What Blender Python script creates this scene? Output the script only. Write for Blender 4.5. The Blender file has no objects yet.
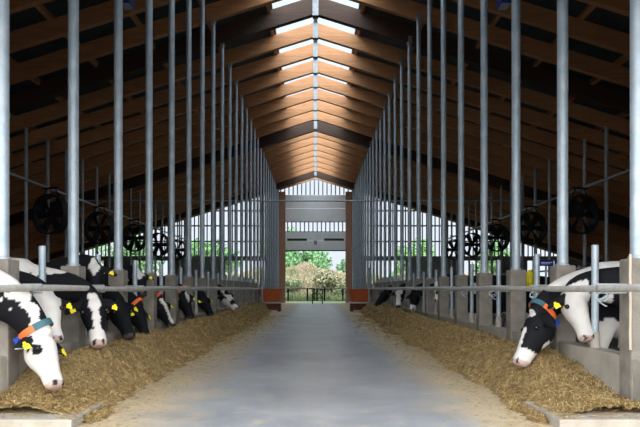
import bpy, bmesh, math, random
import numpy as np
from mathutils import Vector, Matrix, noise

random.seed(7)
rng = np.random.default_rng(7)
SC = bpy.context.scene
COL = SC.collection
PI = math.pi

# ------------------------------------------------------------------ materials
def mat(name, color, rough=0.7, metal=0.0, var=None, scale=6.0, bump=0.0, bump_scale=40.0, spec=0.4, stretch=None, detail=5):
    m = bpy.data.materials.new(name); m.use_nodes = True
    nt = m.node_tree; b = nt.nodes['Principled BSDF']
    b.inputs['Base Color'].default_value = (*color, 1)
    b.inputs['Roughness'].default_value = rough
    b.inputs['Metallic'].default_value = metal
    b.inputs['Specular IOR Level'].default_value = spec
    tc = nt.nodes.new('ShaderNodeTexCoord')
    vec = tc.outputs['Object']
    if stretch:
        mp = nt.nodes.new('ShaderNodeMapping'); mp.inputs['Scale'].default_value = stretch
        nt.links.new(vec, mp.inputs['Vector']); vec = mp.outputs['Vector']
    if var:
        n = nt.nodes.new('ShaderNodeTexNoise'); n.inputs['Scale'].default_value = scale; n.inputs['Detail'].default_value = detail
        nt.links.new(vec, n.inputs['Vector'])
        r = nt.nodes.new('ShaderNodeValToRGB')
        r.color_ramp.elements[0].position = .32; r.color_ramp.elements[1].position = .68
        r.color_ramp.elements[0].color = (*color, 1); r.color_ramp.elements[1].color = (*var, 1)
        nt.links.new(n.outputs['Fac'], r.inputs['Fac']); nt.links.new(r.outputs['Color'], b.inputs['Base Color'])
    if bump:
        n2 = nt.nodes.new('ShaderNodeTexNoise'); n2.inputs['Scale'].default_value = bump_scale; n2.inputs['Detail'].default_value = 4
        nt.links.new(vec, n2.inputs['Vector'])
        bp = nt.nodes.new('ShaderNodeBump'); bp.inputs['Strength'].default_value = bump; bp.inputs['Distance'].default_value = .02
        nt.links.new(n2.outputs['Fac'], bp.inputs['Height']); nt.links.new(bp.outputs['Normal'], b.inputs['Normal'])
    return m

M = {}
M['galv'] = mat('galvanised_steel', (.30, .365, .42), .5, .3, (.40, .465, .52), 9, .05, 60)
M['galv_dull'] = mat('dull_galvanised_steel', (.30, .34, .37), .55, .4, (.40, .43, .45), 9)
M['rail'] = mat('weathered_rail_steel', (.42, .41, .385), .55, .2, (.54, .53, .50), 14, .1, 50)
M['pier'] = mat('weathered_concrete', (.165, .147, .125), .9, 0, (.25, .23, .20), 7, .3, 35)
M['kerb'] = mat('pale_concrete', (.30, .27, .225), .85, 0, (.39, .365, .32), 5, .3, 45)
M['wallc'] = mat('feed_wall_concrete', (.27, .25, .21), .9, 0, (.38, .35, .30), 4, .3, 30)
M['wood'] = mat('glulam_timber', (.47, .215, .09), .6, 0, (.60, .30, .14), 3.0, .05, 30, stretch=(.5, 6, 6))
M['wood_dark'] = mat('dark_brown_timber', (.055, .032, .022), .7, 0, (.08, .045, .03), 3, stretch=(.5, 6, 6))  # darker brown colour given to every eighth, deeper rafter
M['post_wood'] = mat('door_post_timber', (.34, .17, .105), .65, 0, (.43, .23, .15), 3, stretch=(6, 6, .5))
M['deck'] = mat('dark_roof_sheet', (.05, .065, .075), .55, .1, (.07, .085, .095), 2, spec=.2)
M['clad'] = mat('dark_cladding', (.05, .036, .03), .8, 0, (.075, .052, .043), 3)
M['grey_clad'] = mat('grey_cladding', (.22, .24, .23), .7, 0, (.28, .30, .29), 2)
M['batten'] = mat('grey_batten', (.20, .22, .25), .8)
M['door'] = mat('door_panel', (.72, .74, .75), .5, 0, (.80, .81, .82), 1.5)
M['black'] = mat('black_plastic', (.012, .012, .014), .5)
M['blackfan'] = mat('black_fan_paint', (.010, .011, .016), .5)
M['orange'] = mat('rust_orange_paint', (.62, .13, .03), .6, 0, (.42, .09, .03), 4)
M['maroon'] = mat('rusty_maroon', (.10, .025, .02), .8, 0, (.15, .05, .03), 5)
M['yellow'] = mat('yellow_plastic', (.75, .62, .02), .45)
M['tag_yellow'] = mat('ear_tag_yellow', (.85, .70, .02), .4)
M['collar_orange'] = mat('collar_orange', (.85, .16, .04), .6)
M['collar_blue'] = mat('collar_blue', (.02, .07, .45), .45)
M['collar_teal'] = mat('collar_teal', (.03, .10, .13), .6)
M['blue'] = mat('blue_enamel', (.015, .04, .28), .45)
M['white'] = mat('white_paint', (.75, .75, .75), .5)
M['rope'] = mat('old_hose', (.48, .40, .32), .8)
M['eye'] = mat('cow_eye', (.008, .006, .006), .12)
M['bark'] = mat('tree_bark', (.10, .075, .055), .9, 0, (.15, .12, .09), 8)
M['glass'] = mat('lamp_glass', (.5, .55, .6), .2)

def attr_mat(name, rough=.75, spec=.3, trans=0.0, bump=0):
    m = bpy.data.materials.new(name); m.use_nodes = True
    nt = m.node_tree; b = nt.nodes['Principled BSDF']
    a = nt.nodes.new('ShaderNodeAttribute'); a.attribute_name = 'tint'
    nt.links.new(a.outputs['Color'], b.inputs['Base Color'])
    b.inputs['Roughness'].default_value = rough
    b.inputs['Specular IOR Level'].default_value = spec
    if bump:
        tc = nt.nodes.new('ShaderNodeTexCoord')
        n2 = nt.nodes.new('ShaderNodeTexNoise'); n2.inputs['Scale'].default_value = 90; n2.inputs['Detail'].default_value = 3
        nt.links.new(tc.outputs['Object'], n2.inputs['Vector'])
        bp = nt.nodes.new('ShaderNodeBump'); bp.inputs['Strength'].default_value = bump; bp.inputs['Distance'].default_value = .01
        nt.links.new(n2.outputs['Fac'], bp.inputs['Height']); nt.links.new(bp.outputs['Normal'], b.inputs['Normal'])
    return m
M['coat'] = attr_mat('cow_coat', .75, .16, bump=.12)
M['strand'] = attr_mat('straw_strands', .8, .15)
M['leafy'] = attr_mat('foliage', .7, .2)

# skylight sheet: partly clear, partly diffusing
def sheet():
    m = bpy.data.materials.new('translucent_sheet'); m.use_nodes = True
    nt = m.node_tree; nt.nodes.clear()
    o = nt.nodes.new('ShaderNodeOutputMaterial'); mx = nt.nodes.new('ShaderNodeMixShader')
    t = nt.nodes.new('ShaderNodeBsdfTransparent'); t.inputs['Color'].default_value = (.90, .94, .97, 1)
    d = nt.nodes.new('ShaderNodeBsdfTranslucent'); d.inputs['Color'].default_value = (.9, .93, .96, 1)
    mx.inputs[0].default_value = .06
    nt.links.new(t.outputs[0], mx.inputs[1]); nt.links.new(d.outputs[0], mx.inputs[2]); nt.links.new(mx.outputs[0], o.inputs['Surface'])
    return m
M['sheet'] = sheet()

# alley floor: smooth grey concrete with tan feed dust along both straw rows
def floor_mat():
    m = bpy.data.materials.new('alley_concrete'); m.use_nodes = True
    nt = m.node_tree; b = nt.nodes['Principled BSDF']; L = nt.links.new
    tc = nt.nodes.new('ShaderNodeTexCoord')
    n1 = nt.nodes.new('ShaderNodeTexNoise'); n1.inputs['Scale'].default_value = .9; n1.inputs['Detail'].default_value = 8; n1.inputs['Roughness'].default_value = .65
    L(tc.outputs['Object'], n1.inputs['Vector'])
    r1 = nt.nodes.new('ShaderNodeValToRGB')
    r1.color_ramp.elements[0].position = .34; r1.color_ramp.elements[1].position = .66
    r1.color_ramp.elements[0].color = (.235, .25, .28, 1); r1.color_ramp.elements[1].color = (.37, .385, .405, 1)
    L(n1.outputs['Fac'], r1.inputs['Fac'])
    sx = nt.nodes.new('ShaderNodeSeparateXYZ'); L(tc.outputs['Object'], sx.inputs['Vector'])
    ab = nt.nodes.new('ShaderNodeMath'); ab.operation = 'ABSOLUTE'; L(sx.outputs['X'], ab.inputs[0])
    n2 = nt.nodes.new('ShaderNodeTexNoise'); n2.inputs['Scale'].default_value = 1.6; n2.inputs['Detail'].default_value = 7
    L(tc.outputs['Object'], n2.inputs['Vector'])
    ad = nt.nodes.new('ShaderNodeMath'); ad.operation = 'MULTIPLY_ADD'; L(n2.outputs['Fac'], ad.inputs[0]); ad.inputs[1].default_value = 1.1
    L(ab.outputs[0], ad.inputs[2])
    mr = nt.nodes.new('ShaderNodeMapRange'); mr.inputs['From Min'].default_value = 1.45; mr.inputs['From Max'].default_value = 2.1
    L(ad.outputs[0], mr.inputs['Value'])
    # finer dust flecks everywhere, thicker near the entrance
    n3 = nt.nodes.new('ShaderNodeTexNoise'); n3.inputs['Scale'].default_value = 5; n3.inputs['Detail'].default_value = 8; n3.inputs['Roughness'].default_value = .7
    L(tc.outputs['Object'], n3.inputs['Vector'])
    m3 = nt.nodes.new('ShaderNodeMapRange'); m3.inputs['From Min'].default_value = .53; m3.inputs['From Max'].default_value = .72
    L(n3.outputs['Fac'], m3.inputs['Value'])
    my = nt.nodes.new('ShaderNodeMapRange'); my.inputs['From Min'].default_value = 4.3; my.inputs['From Max'].default_value = 10
    my.inputs['To Min'].default_value = .95; my.inputs['To Max'].default_value = .12
    L(sx.outputs['Y'], my.inputs['Value'])
    ml = nt.nodes.new('ShaderNodeMath'); ml.operation = 'MULTIPLY'; L(m3.outputs[0], ml.inputs[0]); L(my.outputs[0], ml.inputs[1])
    mxm = nt.nodes.new('ShaderNodeMath'); mxm.operation = 'MAXIMUM'; L(mr.outputs[0], mxm.inputs[0]); L(ml.outputs[0], mxm.inputs[1])
    r2 = nt.nodes.new('ShaderNodeValToRGB')
    r2.color_ramp.elements[0].color = (.43, .33, .20, 1); r2.color_ramp.elements[1].color = (.55, .46, .32, 1)
    L(n3.outputs['Fac'], r2.inputs['Fac'])
    mc = nt.nodes.new('ShaderNodeMix'); mc.data_type = 'RGBA'
    L(mxm.outputs[0], mc.inputs['Factor']); L(r1.outputs['Color'], mc.inputs['A']); L(r2.outputs['Color'], mc.inputs['B'])
    L(mc.outputs['Result'], b.inputs['Base Color'])
    rr = nt.nodes.new('ShaderNodeMapRange'); rr.inputs['To Min'].default_value = .36; rr.inputs['To Max'].default_value = .85
    L(mxm.outputs[0], rr.inputs['Value']); L(rr.outputs[0], b.inputs['Roughness'])
    bp = nt.nodes.new('ShaderNodeBump'); bp.inputs['Strength'].default_value = .25; bp.inputs['Distance'].default_value = .01
    L(n3.outputs['Fac'], bp.inputs['Height']); L(bp.outputs['Normal'], b.inputs['Normal'])
    return m
M['floor'] = floor_mat()
M['stallfloor'] = mat('stall_floor', (.13, .11, .09), .85, 0, (.2, .17, .13), 2)
M['ground'] = mat('outdoor_turf', (.15, .24, .08), .9, 0, (.24, .32, .13), 1.2, .4, 12)
M['apron'] = mat('outdoor_asphalt', (.10, .10, .10), .9, 0, (.16, .155, .15), 2, .2, 30)
M['bank'] = mat('dry_grass_bank', (.42, .36, .22), .95, 0, (.30, .32, .15), 1.3, .5, 10)
M['strawbase'] = mat('straw_bed', (.17, .11, .042), .95, 0, (.38, .27, .12), 16, 1.0, 60)

# ------------------------------------------------------------------ mesh helpers
class MB:
    def __init__(s): s.v = []; s.f = []
    def add(s, vs, fs):
        k = len(s.v); s.v += [tuple(p) for p in vs]; s.f += [tuple(i + k for i in f) for f in fs]; return s
    def box(s, c, d, rot=None, bevel=0):
        bm = bmesh.new(); bmesh.ops.create_cube(bm, size=1)
        for v in bm.verts: v.co = Vector((v.co.x * d[0], v.co.y * d[1], v.co.z * d[2]))
        if bevel: bmesh.ops.bevel(bm, geom=bm.edges[:], offset=bevel, segments=2, affect='EDGES', profile=.6)
        if rot is not None: bmesh.ops.transform(bm, matrix=rot, verts=bm.verts)
        bm.verts.index_update()
        s.add([v.co + Vector(c) for v in bm.verts], [[v.index for v in f.verts] for f in bm.faces]); bm.free(); return s
    def loft(s, rings, cap=True):
        n = len(rings[0]); vs = [p for r in rings for p in r]; fs = []
        for i in range(len(rings) - 1):
            for j in range(n):
                a = i * n + j; b = i * n + (j + 1) % n
                fs.append((a, b, b + n, a + n))
        if cap:
            fs.append(tuple(range(n - 1, -1, -1))); fs.append(tuple((len(rings) - 1) * n + j for j in range(n)))
        return s.add(vs, fs)
    def tube(s, pts, r, n=10):
        pts = [Vector(p) for p in pts]; rs = r if isinstance(r, (list, tuple)) else [r] * len(pts)
        rings = []; t0 = (pts[1] - pts[0]).normalized()
        ref = Vector((0, 0, 1)) if abs(t0.z) < .9 else Vector((1, 0, 0))
        for i, p in enumerate(pts):
            t = (pts[min(i + 1, len(pts) - 1)] - pts[max(i - 1, 0)])
            t = t.normalized() if t.length > 1e-6 else t0
            a = t.cross(ref)
            a = a.normalized() if a.length > 1e-4 else Vector((0, 1, 0))
            b = t.cross(a).normalized(); ref = a.cross(t) if False else ref
            rings.append([p + rs[i] * (math.cos(2 * PI * k / n) * a + math.sin(2 * PI * k / n) * b) for k in range(n)])
        return s.loft(rings)
    def lathe(s, prof, c=(0, 0, 0), n=16):
        rings = [[Vector(c) + Vector((r * math.cos(2 * PI * k / n), r * math.sin(2 * PI * k / n), z)) for k in range(n)] for r, z in prof]
        return s.loft(rings)
    def ball(s, c, r, n=10):
        r = r if isinstance(r, (tuple, list)) else (r, r, r)
        rings = []
        for i in range(n + 1):
            th = PI * i / n; th = min(max(th, .08), PI - .08)
            rings.append([Vector(c) + Vector((r[0] * math.sin(th) * math.cos(2 * PI * k / (n * 2)), r[1] * math.sin(th) * math.sin(2 * PI * k / (n * 2)), -r[2] * math.cos(th))) for k in range(n * 2)])
        return s.loft(rings)
    def prism(s, poly, y0, y1):   # polygon in xz, extruded along y
        n = len(poly)
        vs = [(x, y0, z) for x, z in poly] + [(x, y1, z) for x, z in poly]
        fs = [tuple(range(n)), tuple(range(2 * n - 1, n - 1, -1))] + [(i, i + n, (i + 1) % n + n, (i + 1) % n) for i in range(n)]
        return s.add(vs, fs)
    def build(s, name, m, parent=None, smooth=False):
        me = bpy.data.meshes.new(name); me.from_pydata(s.v, [], s.f)
        bm = bmesh.new(); bm.from_mesh(me); bmesh.ops.recalc_face_normals(bm, faces=bm.faces); bm.to_mesh(me); bm.free()
        me.materials.append(m)
        if smooth:
            me.polygons.foreach_set('use_smooth', [True] * len(me.polygons))
            try: me.set_sharp_from_angle(angle=math.radians(40))
            except Exception: pass
        o = bpy.data.objects.new(name, me); COL.objects.link(o)
        if parent: o.parent = parent
        return o

def tag(o, label=None, cat=None, group=None, kind=None):
    if label: o['label'] = label
    if cat: o['category'] = cat
    if group: o['group'] = group
    if kind: o['kind'] = kind
    return o
def empty(name, loc=(0, 0, 0), rz=0):
    o = bpy.data.objects.new(name, None); COL.objects.link(o)
    o.location = loc; o.rotation_euler = (0, 0, rz); o.empty_display_size = .1
    return o
def copy_tree(o, parent=None):
    c = o.copy(); COL.objects.link(c)
    if parent: c.parent = parent
    for ch in [x for x in o.children]: copy_tree(ch, c)
    return c
ORD = ['first', 'second', 'third', 'fourth', 'fifth', 'sixth', 'seventh', 'eighth', 'ninth', 'tenth', 'eleventh', 'twelfth', 'thirteenth',
       'fourteenth', 'fifteenth', 'sixteenth', 'seventeenth', 'eighteenth', 'nineteenth', 'twentieth', 'twenty-first', 'twenty-second',
       'twenty-third', 'twenty-fourth', 'twenty-fifth', 'twenty-sixth', 'twenty-seventh']

# ------------------------------------------------------------------ main dimensions
EYE = 1.05                       # camera height = neck rail height
XP = 2.70                        # post rows
S = 1.574                        # post and rafter spacing
Y0 = 5.27
NP = 26
YF, YB = 3.0, 45.4               # gables
ZR = 8.93; SL = .312             # rafter underside at the ridge, roof pitch
HW = 20.5                        # half width of the barn
STALL = -.10                     # level the cows stand on
def zroof(x): return ZR - SL * abs(x)

# ------------------------------------------------------------------ floors and ground
b = MB(); b.box((0, (YF + YB) / 2, -.15), (5.7, YB - YF, .30)); tag(b.build('floor', M['floor']), 'grey concrete feed alley dusted tan along the straw', kind='structure')
for sg, nm in ((-1, 'floor_left'), (1, 'floor_right')):
    b = MB(); b.box((sg * (2.85 + HW) / 2, (YF + YB) / 2, STALL - .1), (HW - 2.85, YB - YF, .2)); tag(b.build(nm, M['stallfloor']), 'dark stall floor behind the feed barrier', kind='structure')
b = MB(); b.box((0, YF - 8, -.2), (60, 16, .4)); tag(b.build('ground_front', M['apron']), 'worn asphalt yard outside the entrance', kind='structure')
b = MB(); b.box((0, YB + 60, -.2), (240, 120, .38)); tag(b.build('ground', M['ground']), 'green grass outside the far doorway', kind='structure')

# ------------------------------------------------------------------ roof
ZD = .48 + .14                   # rafter depth plus purlin
SKY = 1.25                       # half width of the ridge skylight
for sg, nm in ((-1, 'ceiling_left'), (1, 'ceiling_right')):
    b = MB(); x0, x1 = sg * SKY, sg * (HW + .6)
    b.prism([(x0, zroof(x0) + ZD), (x1, zroof(x1) + ZD), (x1, zroof(x1) + ZD + .08), (x0, zroof(x0) + ZD + .08)], YF - .4, YB + .5)
    tag(b.build(nm, M['deck']), 'dark sheet roof slope over the stalls', kind='structure')
for i, sg in enumerate((-1, 1)):
    b = MB(); x1 = sg * SKY
    b.prism([(0, ZR + ZD + .02), (x1, zroof(x1) + ZD + .02), (x1, zroof(x1) + ZD + .035), (0, ZR + ZD + .035)], YF - .4, YB + .5)
    tag(b.build('window_%d' % (i + 1), M['sheet']), 'white translucent ridge skylight', kind='structure')
b = MB(); b.box((0, (YF + YB) / 2, ZR + ZD - .1), (.12, YB - YF, .2)); tag(b.build('trim_1', M['galv_dull']), 'grey steel ridge beam', kind='structure')

# rafters: one glulam pair per post
for n in range(-1, NP):
    y = Y0 + S * n
    if y < YF + .2: continue
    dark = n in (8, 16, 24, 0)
    root = empty('roof_rafter', (0, y, ZR))
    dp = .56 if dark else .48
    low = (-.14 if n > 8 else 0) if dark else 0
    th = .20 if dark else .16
    for sg in (-1, 1):
        b = MB(); xe = sg * HW
        b.prism([(0, low), (xe, low - SL * HW), (xe, dp - .05 - SL * HW), (0, dp - .05)], -th / 2, th / 2)
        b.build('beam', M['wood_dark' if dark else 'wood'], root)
    b = MB(); b.box((0, -th / 2 - .012, .21), (.17, .022, .54)); b.box((0, th / 2 + .012, .21), (.17, .022, .54))
    for zz in (.05, .2, .35):
        for xx in (-.05, .05): b.box((xx, -th / 2 - .03, zz), (.022, .02, .022))
    b.build('ridge_plate', M['galv_dull'], root)
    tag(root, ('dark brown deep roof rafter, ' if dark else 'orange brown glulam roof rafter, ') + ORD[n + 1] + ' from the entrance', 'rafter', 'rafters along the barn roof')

# purlins on the rafters
for sg, side in ((-1, 'left'), (1, 'right')):
    for k in range(12):
        x = sg * (1.35 + k * 1.65)
        b = MB(); b.box((x, (YF + YB) / 2, zroof(x) + .48 + .045), (.10, YB - YF, .19), Matrix.Rotation(sg * math.atan(SL), 4, 'Y'))
        o = b.build('roof_purlin', M['wood'])
        tag(o, 'long timber purlin under the %s roof slope, %s down from the ridge' % (side, ORD[k]), 'purlin', 'purlins of the roof')

# ------------------------------------------------------------------ tall posts with concrete piers
def post_parts(root, ztop, pier=True):
    b = MB(); b.tube([(0, 0, .3 if pier else 0), (0, 0, ztop)], .058, 16); b.build('steel_tube', M['galv'], root, True)
    if pier:
        b = MB(); b.box((0, 0, .60), (.21, .21, 1.40), bevel=.018); b.build('concrete_pier', M['pier'], root)
        b = MB(); b.lathe([(.075, 1.30), (.075, 1.318), (.06, 1.325)], n=16); b.build('base_collar', M['galv_dull'], root)
    b = MB(); b.box((0, -.10, ztop + .02), (.10, .012, .30)); b.box((0, 0, ztop + .006), (.16, .2, .012)); b.build('head_bracket', M['galv_dull'], root)
POSTY = {}
for sg, side in ((-1, 'left'), (1, 'right')):
    first = None
    POSTY[sg] = []
    for n in range(NP):
        y = Y0 + S * n - sg * .07
        POSTY[sg].append(y)
        if first is None:
            root = empty('steel_post', (sg * XP, y, 0)); post_parts(root, zroof(XP)); first = root
            tag(root, 'x', 'post', 'tall posts along the feed alley')
            plain = empty('steel_post', (sg * XP, Y0 + S * 15 - sg * .07, 0)); post_parts(plain, zroof(XP), False); tag(plain, 'x', 'post', 'tall posts beyond the feed barrier')
        else:
            root = plain if n == 15 else copy_tree(first if n < 15 else plain); root.location = (sg * XP, y, 0)
            if n >= 15: root['group'] = 'tall posts beyond the feed barrier'
        root['label'] = ('tall galvanised post on a concrete pier, %s' if n < 15 else 'tall galvanised post without a pier, %s')+ ' from the front on the %s'
        root['label'] = root['label'] % (ORD[n], side)
# short posts between, and the feed wall
YE = 27.4
for sg, side in ((-1, 'left'), (1, 'right')):
    first = None
    for n in range(14):
        y = Y0 + S * (n + .5) - sg * .07
        if first is None:
            root = empty('barrier_post', (sg * XP, y, .48)); first = root
            b = MB(); b.tube([(0, 0, 0), (0, 0, .99)], .034, 12); b.build('steel_tube', M['galv'], root, True)
            b = MB(); b.lathe([(.046, 0), (.046, .14), (.038, .15)], n=12); b.build('base_sleeve', M['kerb'], root, True)
            tag(root, 'x', 'post', 'short posts of the feed barrier')
        else:
            root = copy_tree(first); root.location = (sg * XP, y, .48)
        root['label'] = 'short steel barrier post on the %s feed wall, %s from the front' % (side, ORD[n])
    b = MB(); b.box((sg * 2.70, (4.66 + YE) / 2, .19), (.18, YE - 4.66, .58), bevel=.015)
    tag(b.build('feed_wall', M['wallc']), 'low concrete feed wall under the %s barrier' % side, 'wall')
    # neck rail
    root = empty('neck_rail', (sg * 2.38, 0, EYE))
    pts = [(0.004 * math.sin(k * 1.7), 3.9 + k * (YE + .1 - 3.9) / 40, .006 * math.sin(k * .9 + sg)) for k in range(41)]
    b = MB(); b.tube(pts, .029, 12); b.build('rail_tube', M['rail'], root, True)
    for n in range(0, 14):
        b = MB(); yy = POSTY[sg][n]
        b.tube([(sg * .22, yy - .03, .034), (-sg * .037, yy - .03, .034), (-sg * .037, yy - .03, -.037), (sg * .22, yy - .03, -.037)], .009, 6)
        b.build('clamp', M['galv_dull'], root)
    for n in (range(4) if sg > 0 else ()):          # bent wire latches hooked on the right rail at the piers
        yy = POSTY[1][n] - .13; b = MB()
        b.tube([(-.02 + .05 * math.sin(t * 1.3), yy + .05 + .01 * math.cos(t), -.03 - .018 * t + .015 * math.sin(2 * t)) for t in np.linspace(0, 6, 14)], .006, 6)
        b.tube([(-.015 - .05 * math.cos(t), yy + .045, -.07 - .035 * math.sin(t)) for t in np.linspace(0, 2 * PI, 14)], .005, 6)
        b.build('wire_latch', M['galv'], root)
    tag(root, 'horizontal tubular neck rail along the %s feed barrier' % side, 'rail')
    root = empty('end_post', (sg * 2.38, YE + .12, 0))
    b = MB(); b.tube([(0, 0, 0), (0, 0, 1.95)], .05, 12); b.build('steel_tube', M['galv'], root, True)
    b = MB(); b.lathe([(.056, 1.95), (.056, 1.97), (.02, 1.99)], n=12); b.build('cap', M['galv_dull'], root)
    tag(root, 'thick steel end post where the %s neck rail stops' % side, 'post')

b = MB()
pts = [(2.575, 5.07, 1.33), (2.57, 5.06, 1.30), (2.565, 5.055, 1.15), (2.57, 5.06, .9), (2.565, 5.055, .7), (2.57, 5.06, .55)]
b.tube(pts, .011, 8); tag(b.build('hanging_hose', M['rope'], None, True), 'beige hose hanging down the nearest right pier', 'hose')

# kerb slabs at the entrance
for sg, side in ((-1, 'left'), (1, 'right')):
    b = MB(); b.box((sg * (1.815 + 3.6) / 2, 5.0, .01), (3.6 - 1.815, .78, .13), bevel=.012)
    tag(b.build('kerb_slab', M['kerb']), 'raised pale concrete kerb slab at the %s foot of the feed row' % side, 'kerb')

# ------------------------------------------------------------------ coloured strand and leaf meshes
def tinted_mesh(name, V, F, colv, m, parent=None):
    me = bpy.data.meshes.new(name)
    V = np.asarray(V, np.float32); F = np.asarray(F, np.int32); nv = len(V); nf, k = F.shape
    me.vertices.add(nv); me.vertices.foreach_set('co', V.ravel())
    me.loops.add(nf * k); me.loops.foreach_set('vertex_index', F.ravel())
    me.polygons.add(nf); me.polygons.foreach_set('loop_start', np.arange(0, nf * k, k, dtype=np.int32))
    a = me.attributes.new('tint', 'FLOAT_COLOR', 'POINT')
    c = np.ones((nv, 4), np.float32); c[:, :3] = colv; a.data.foreach_set('color', c.ravel())
    me.update(calc_edges=True); me.validate(); me.materials.append(m)
    o = bpy.data.objects.new(name, me); COL.objects.link(o)
    if parent: o.parent = parent
    return o
def strands(P, L, w, tilt, cols, up=0.0):
    """thin folded straws at points P (N,3)"""
    N = len(P); az = rng.uniform(0, 2 * PI, N); el = rng.normal(0, tilt, N) + up
    d = np.stack([np.cos(az) * np.cos(el), np.sin(az) * np.cos(el), np.sin(el)], 1)
    side = np.stack([-np.sin(az), np.cos(az), rng.normal(0, .5, N)], 1); side /= np.linalg.norm(side, axis=1)[:, None]
    L = np.asarray(L).reshape(-1, 1) * rng.uniform(.6, 1.4, (N, 1)); w = np.asarray(w).reshape(-1, 1)
    A = P - d * L / 2; B = P + d * L / 2; Cc = P + np.stack([np.zeros(N), np.zeros(N), L[:, 0] * .06], 1)
    V = np.stack([A - side * w, A + side * w, Cc + side * w, Cc - side * w, B + side * w, B - side * w], 1).reshape(-1, 3)
    k = np.arange(N)[:, None] * 6
    F = np.concatenate([k + np.array([[0, 1, 2, 3]]), k + np.array([[3, 2, 4, 5]])], 0)
    return V, F, np.repeat(cols, 6, 0)
def straw_cols(N):
    base = np.array([[.43, .30, .13], [.32, .215, .085], [.60, .46, .24], [.19, .12, .045], [.40, .29, .13]])
    return base[rng.integers(0, 5, N)] * rng.uniform(.75, 1.15, (N, 1))

# straw windrows
def bed_height(ax, y, sg):
    """ax = |x|; heap against the wall, spilling to the alley"""
    near = min(max((y - (5.05 if sg > 0 else 4.85)) / (1.6 if sg > 0 else .9), 0), 1); near = near * near * (3 - 2 * near)
    far = min(max((27.8 - y) / 1.2, 0), 1)
    w = noise.noise(Vector((sg * 3.1, y * .55, 0))) ; w2 = noise.noise(Vector((sg * 9.1, y * 1.5, 4)))
    toe = 1.71 + .17 * w + .09 * w2 + .05 * noise.noise(Vector((sg * 2, y * 4.5, 9))) - .12 * (1 - near) + .008 * (y - 5)
    crest = 2.26 + .08 * w2
    H = (.13 + .27 * near) * (1 + .18 * w)
    wallh = H * .82
    if ax < toe: return -.03
    if ax < crest:
        t = (ax - toe) / (crest - toe); h = H * (.55 * t ** 1.25 + .45 * t * t * (3 - 2 * t))
    else:
        t = (ax - crest) / (2.60 - crest); h = H + (wallh - H) * min(t, 1)
    h += .085 * noise.noise(Vector((ax * 2.8, y * 2.8, sg * 5))) * near + .045 * noise.noise(Vector((ax * 8, y * 8, sg * 5))) * near + .03 * noise.noise(Vector((ax * 20, y * 20, sg * 5)))
    e = min((ax - toe) / .12, 1)
    return max(h * far, -.02) * e + (-.01) * (1 - e)
for sg, side in ((-1, 'left'), (1, 'right')):
    ys = np.concatenate([np.arange(4.8, 12, .03), np.arange(12, 28, .07)]); xs = np.linspace(1.4, 2.605, 50)
    V = np.array([(sg * ax, y, bed_height(ax, y, sg)) for y in ys for ax in xs]); nx = len(xs)
    i, j = np.meshgrid(np.arange(len(ys) - 1), np.arange(nx - 1), indexing='ij'); a = (i * nx + j).ravel()
    F = np.stack([a, a + 1, a + 1 + nx, a + nx], 1)
    if sg < 0: F = F[:, ::-1]
    o = tinted_mesh('straw_windrow', V, F, np.tile([.45, .33, .14], (len(V), 1)), M['strawbase'])
    o.data.polygons.foreach_set('use_smooth', [True] * len(o.data.polygons))
    tag(o, 'long golden heap of chopped straw feed along the %s feed wall' % side, 'straw', kind='stuff')
    N = 60000
    y = 4.85 + 22.6 * rng.random(N) ** 2.1; ax = rng.uniform(1.5, 2.6, N)
    z = np.array([bed_height(p, q, sg) for p, q in zip(ax, y)])
    keep = z > .004; y, ax, z = y[keep], ax[keep], z[keep]
    P = np.stack([sg * ax, y, z + rng.uniform(0, .02, len(y))], 1); K = len(y)
    fac = np.clip(y / 8, .8, 2.2)
    Vs, Fs, Cs = strands(P, .05 * fac, .0021 * fac, .5, straw_cols(K), .05)
    c = tinted_mesh('loose_straws', Vs, Fs, Cs, M['strand'], o); c['kind'] = 'stuff'
    # scattered litter on the concrete
    N = 6000
    y = 4.3 + 20 * rng.random(N) ** 2; ax = 1.95 - np.abs(rng.normal(0, .33, N))
    z = np.where((ax > 1.8) & (y > 4.62) & (y < 5.4), .079, .005)
    P = np.stack([sg * ax, y, z], 1)
    fac = np.clip(y / 8, .7, 2)
    Vs, Fs, Cs = strands(P, .05 * fac, .0022 * fac, .05, straw_cols(N))
    c = tinted_mesh('straw_litter', Vs, Fs, Cs, M['strand']); tag(c, 'thin straw litter scattered on the %s side of the concrete alley' % side, 'straw litter', kind='stuff')
    N = 3500
    P = np.stack([sg * rng.uniform(1.85, 3.0, N), 5.42 - np.abs(rng.normal(0, .36, N)), np.full(N, .079)], 1)
    P = P[P[:, 1] > 4.66]
    Vs, Fs, Cs = strands(P, .04, .002, .05, straw_cols(len(P)))
    c = tinted_mesh('slab_litter', Vs, Fs, Cs, M['strand']); tag(c, 'straw bits lying on the %s kerb slab' % side, 'straw litter', kind='stuff')

# ------------------------------------------------------------------ cows
def smoothstep(a, b, x):
    t = min(max((x - a) / (b - a), 0), 1); return t * t * (3 - 2 * t)
def ell(c, a, b_, ra, rb, n=20, p=2.0, belly=0):
    out = []
    for k in range(n):
        t = 2 * PI * k / n; ct, st = math.cos(t), math.sin(t)
        x = math.copysign(abs(ct) ** (2 / p), ct); y = math.copysign(abs(st) ** (2 / p), st)
        out.append(c + a * (ra * x) + b_ * (rb * y))
    return out

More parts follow.
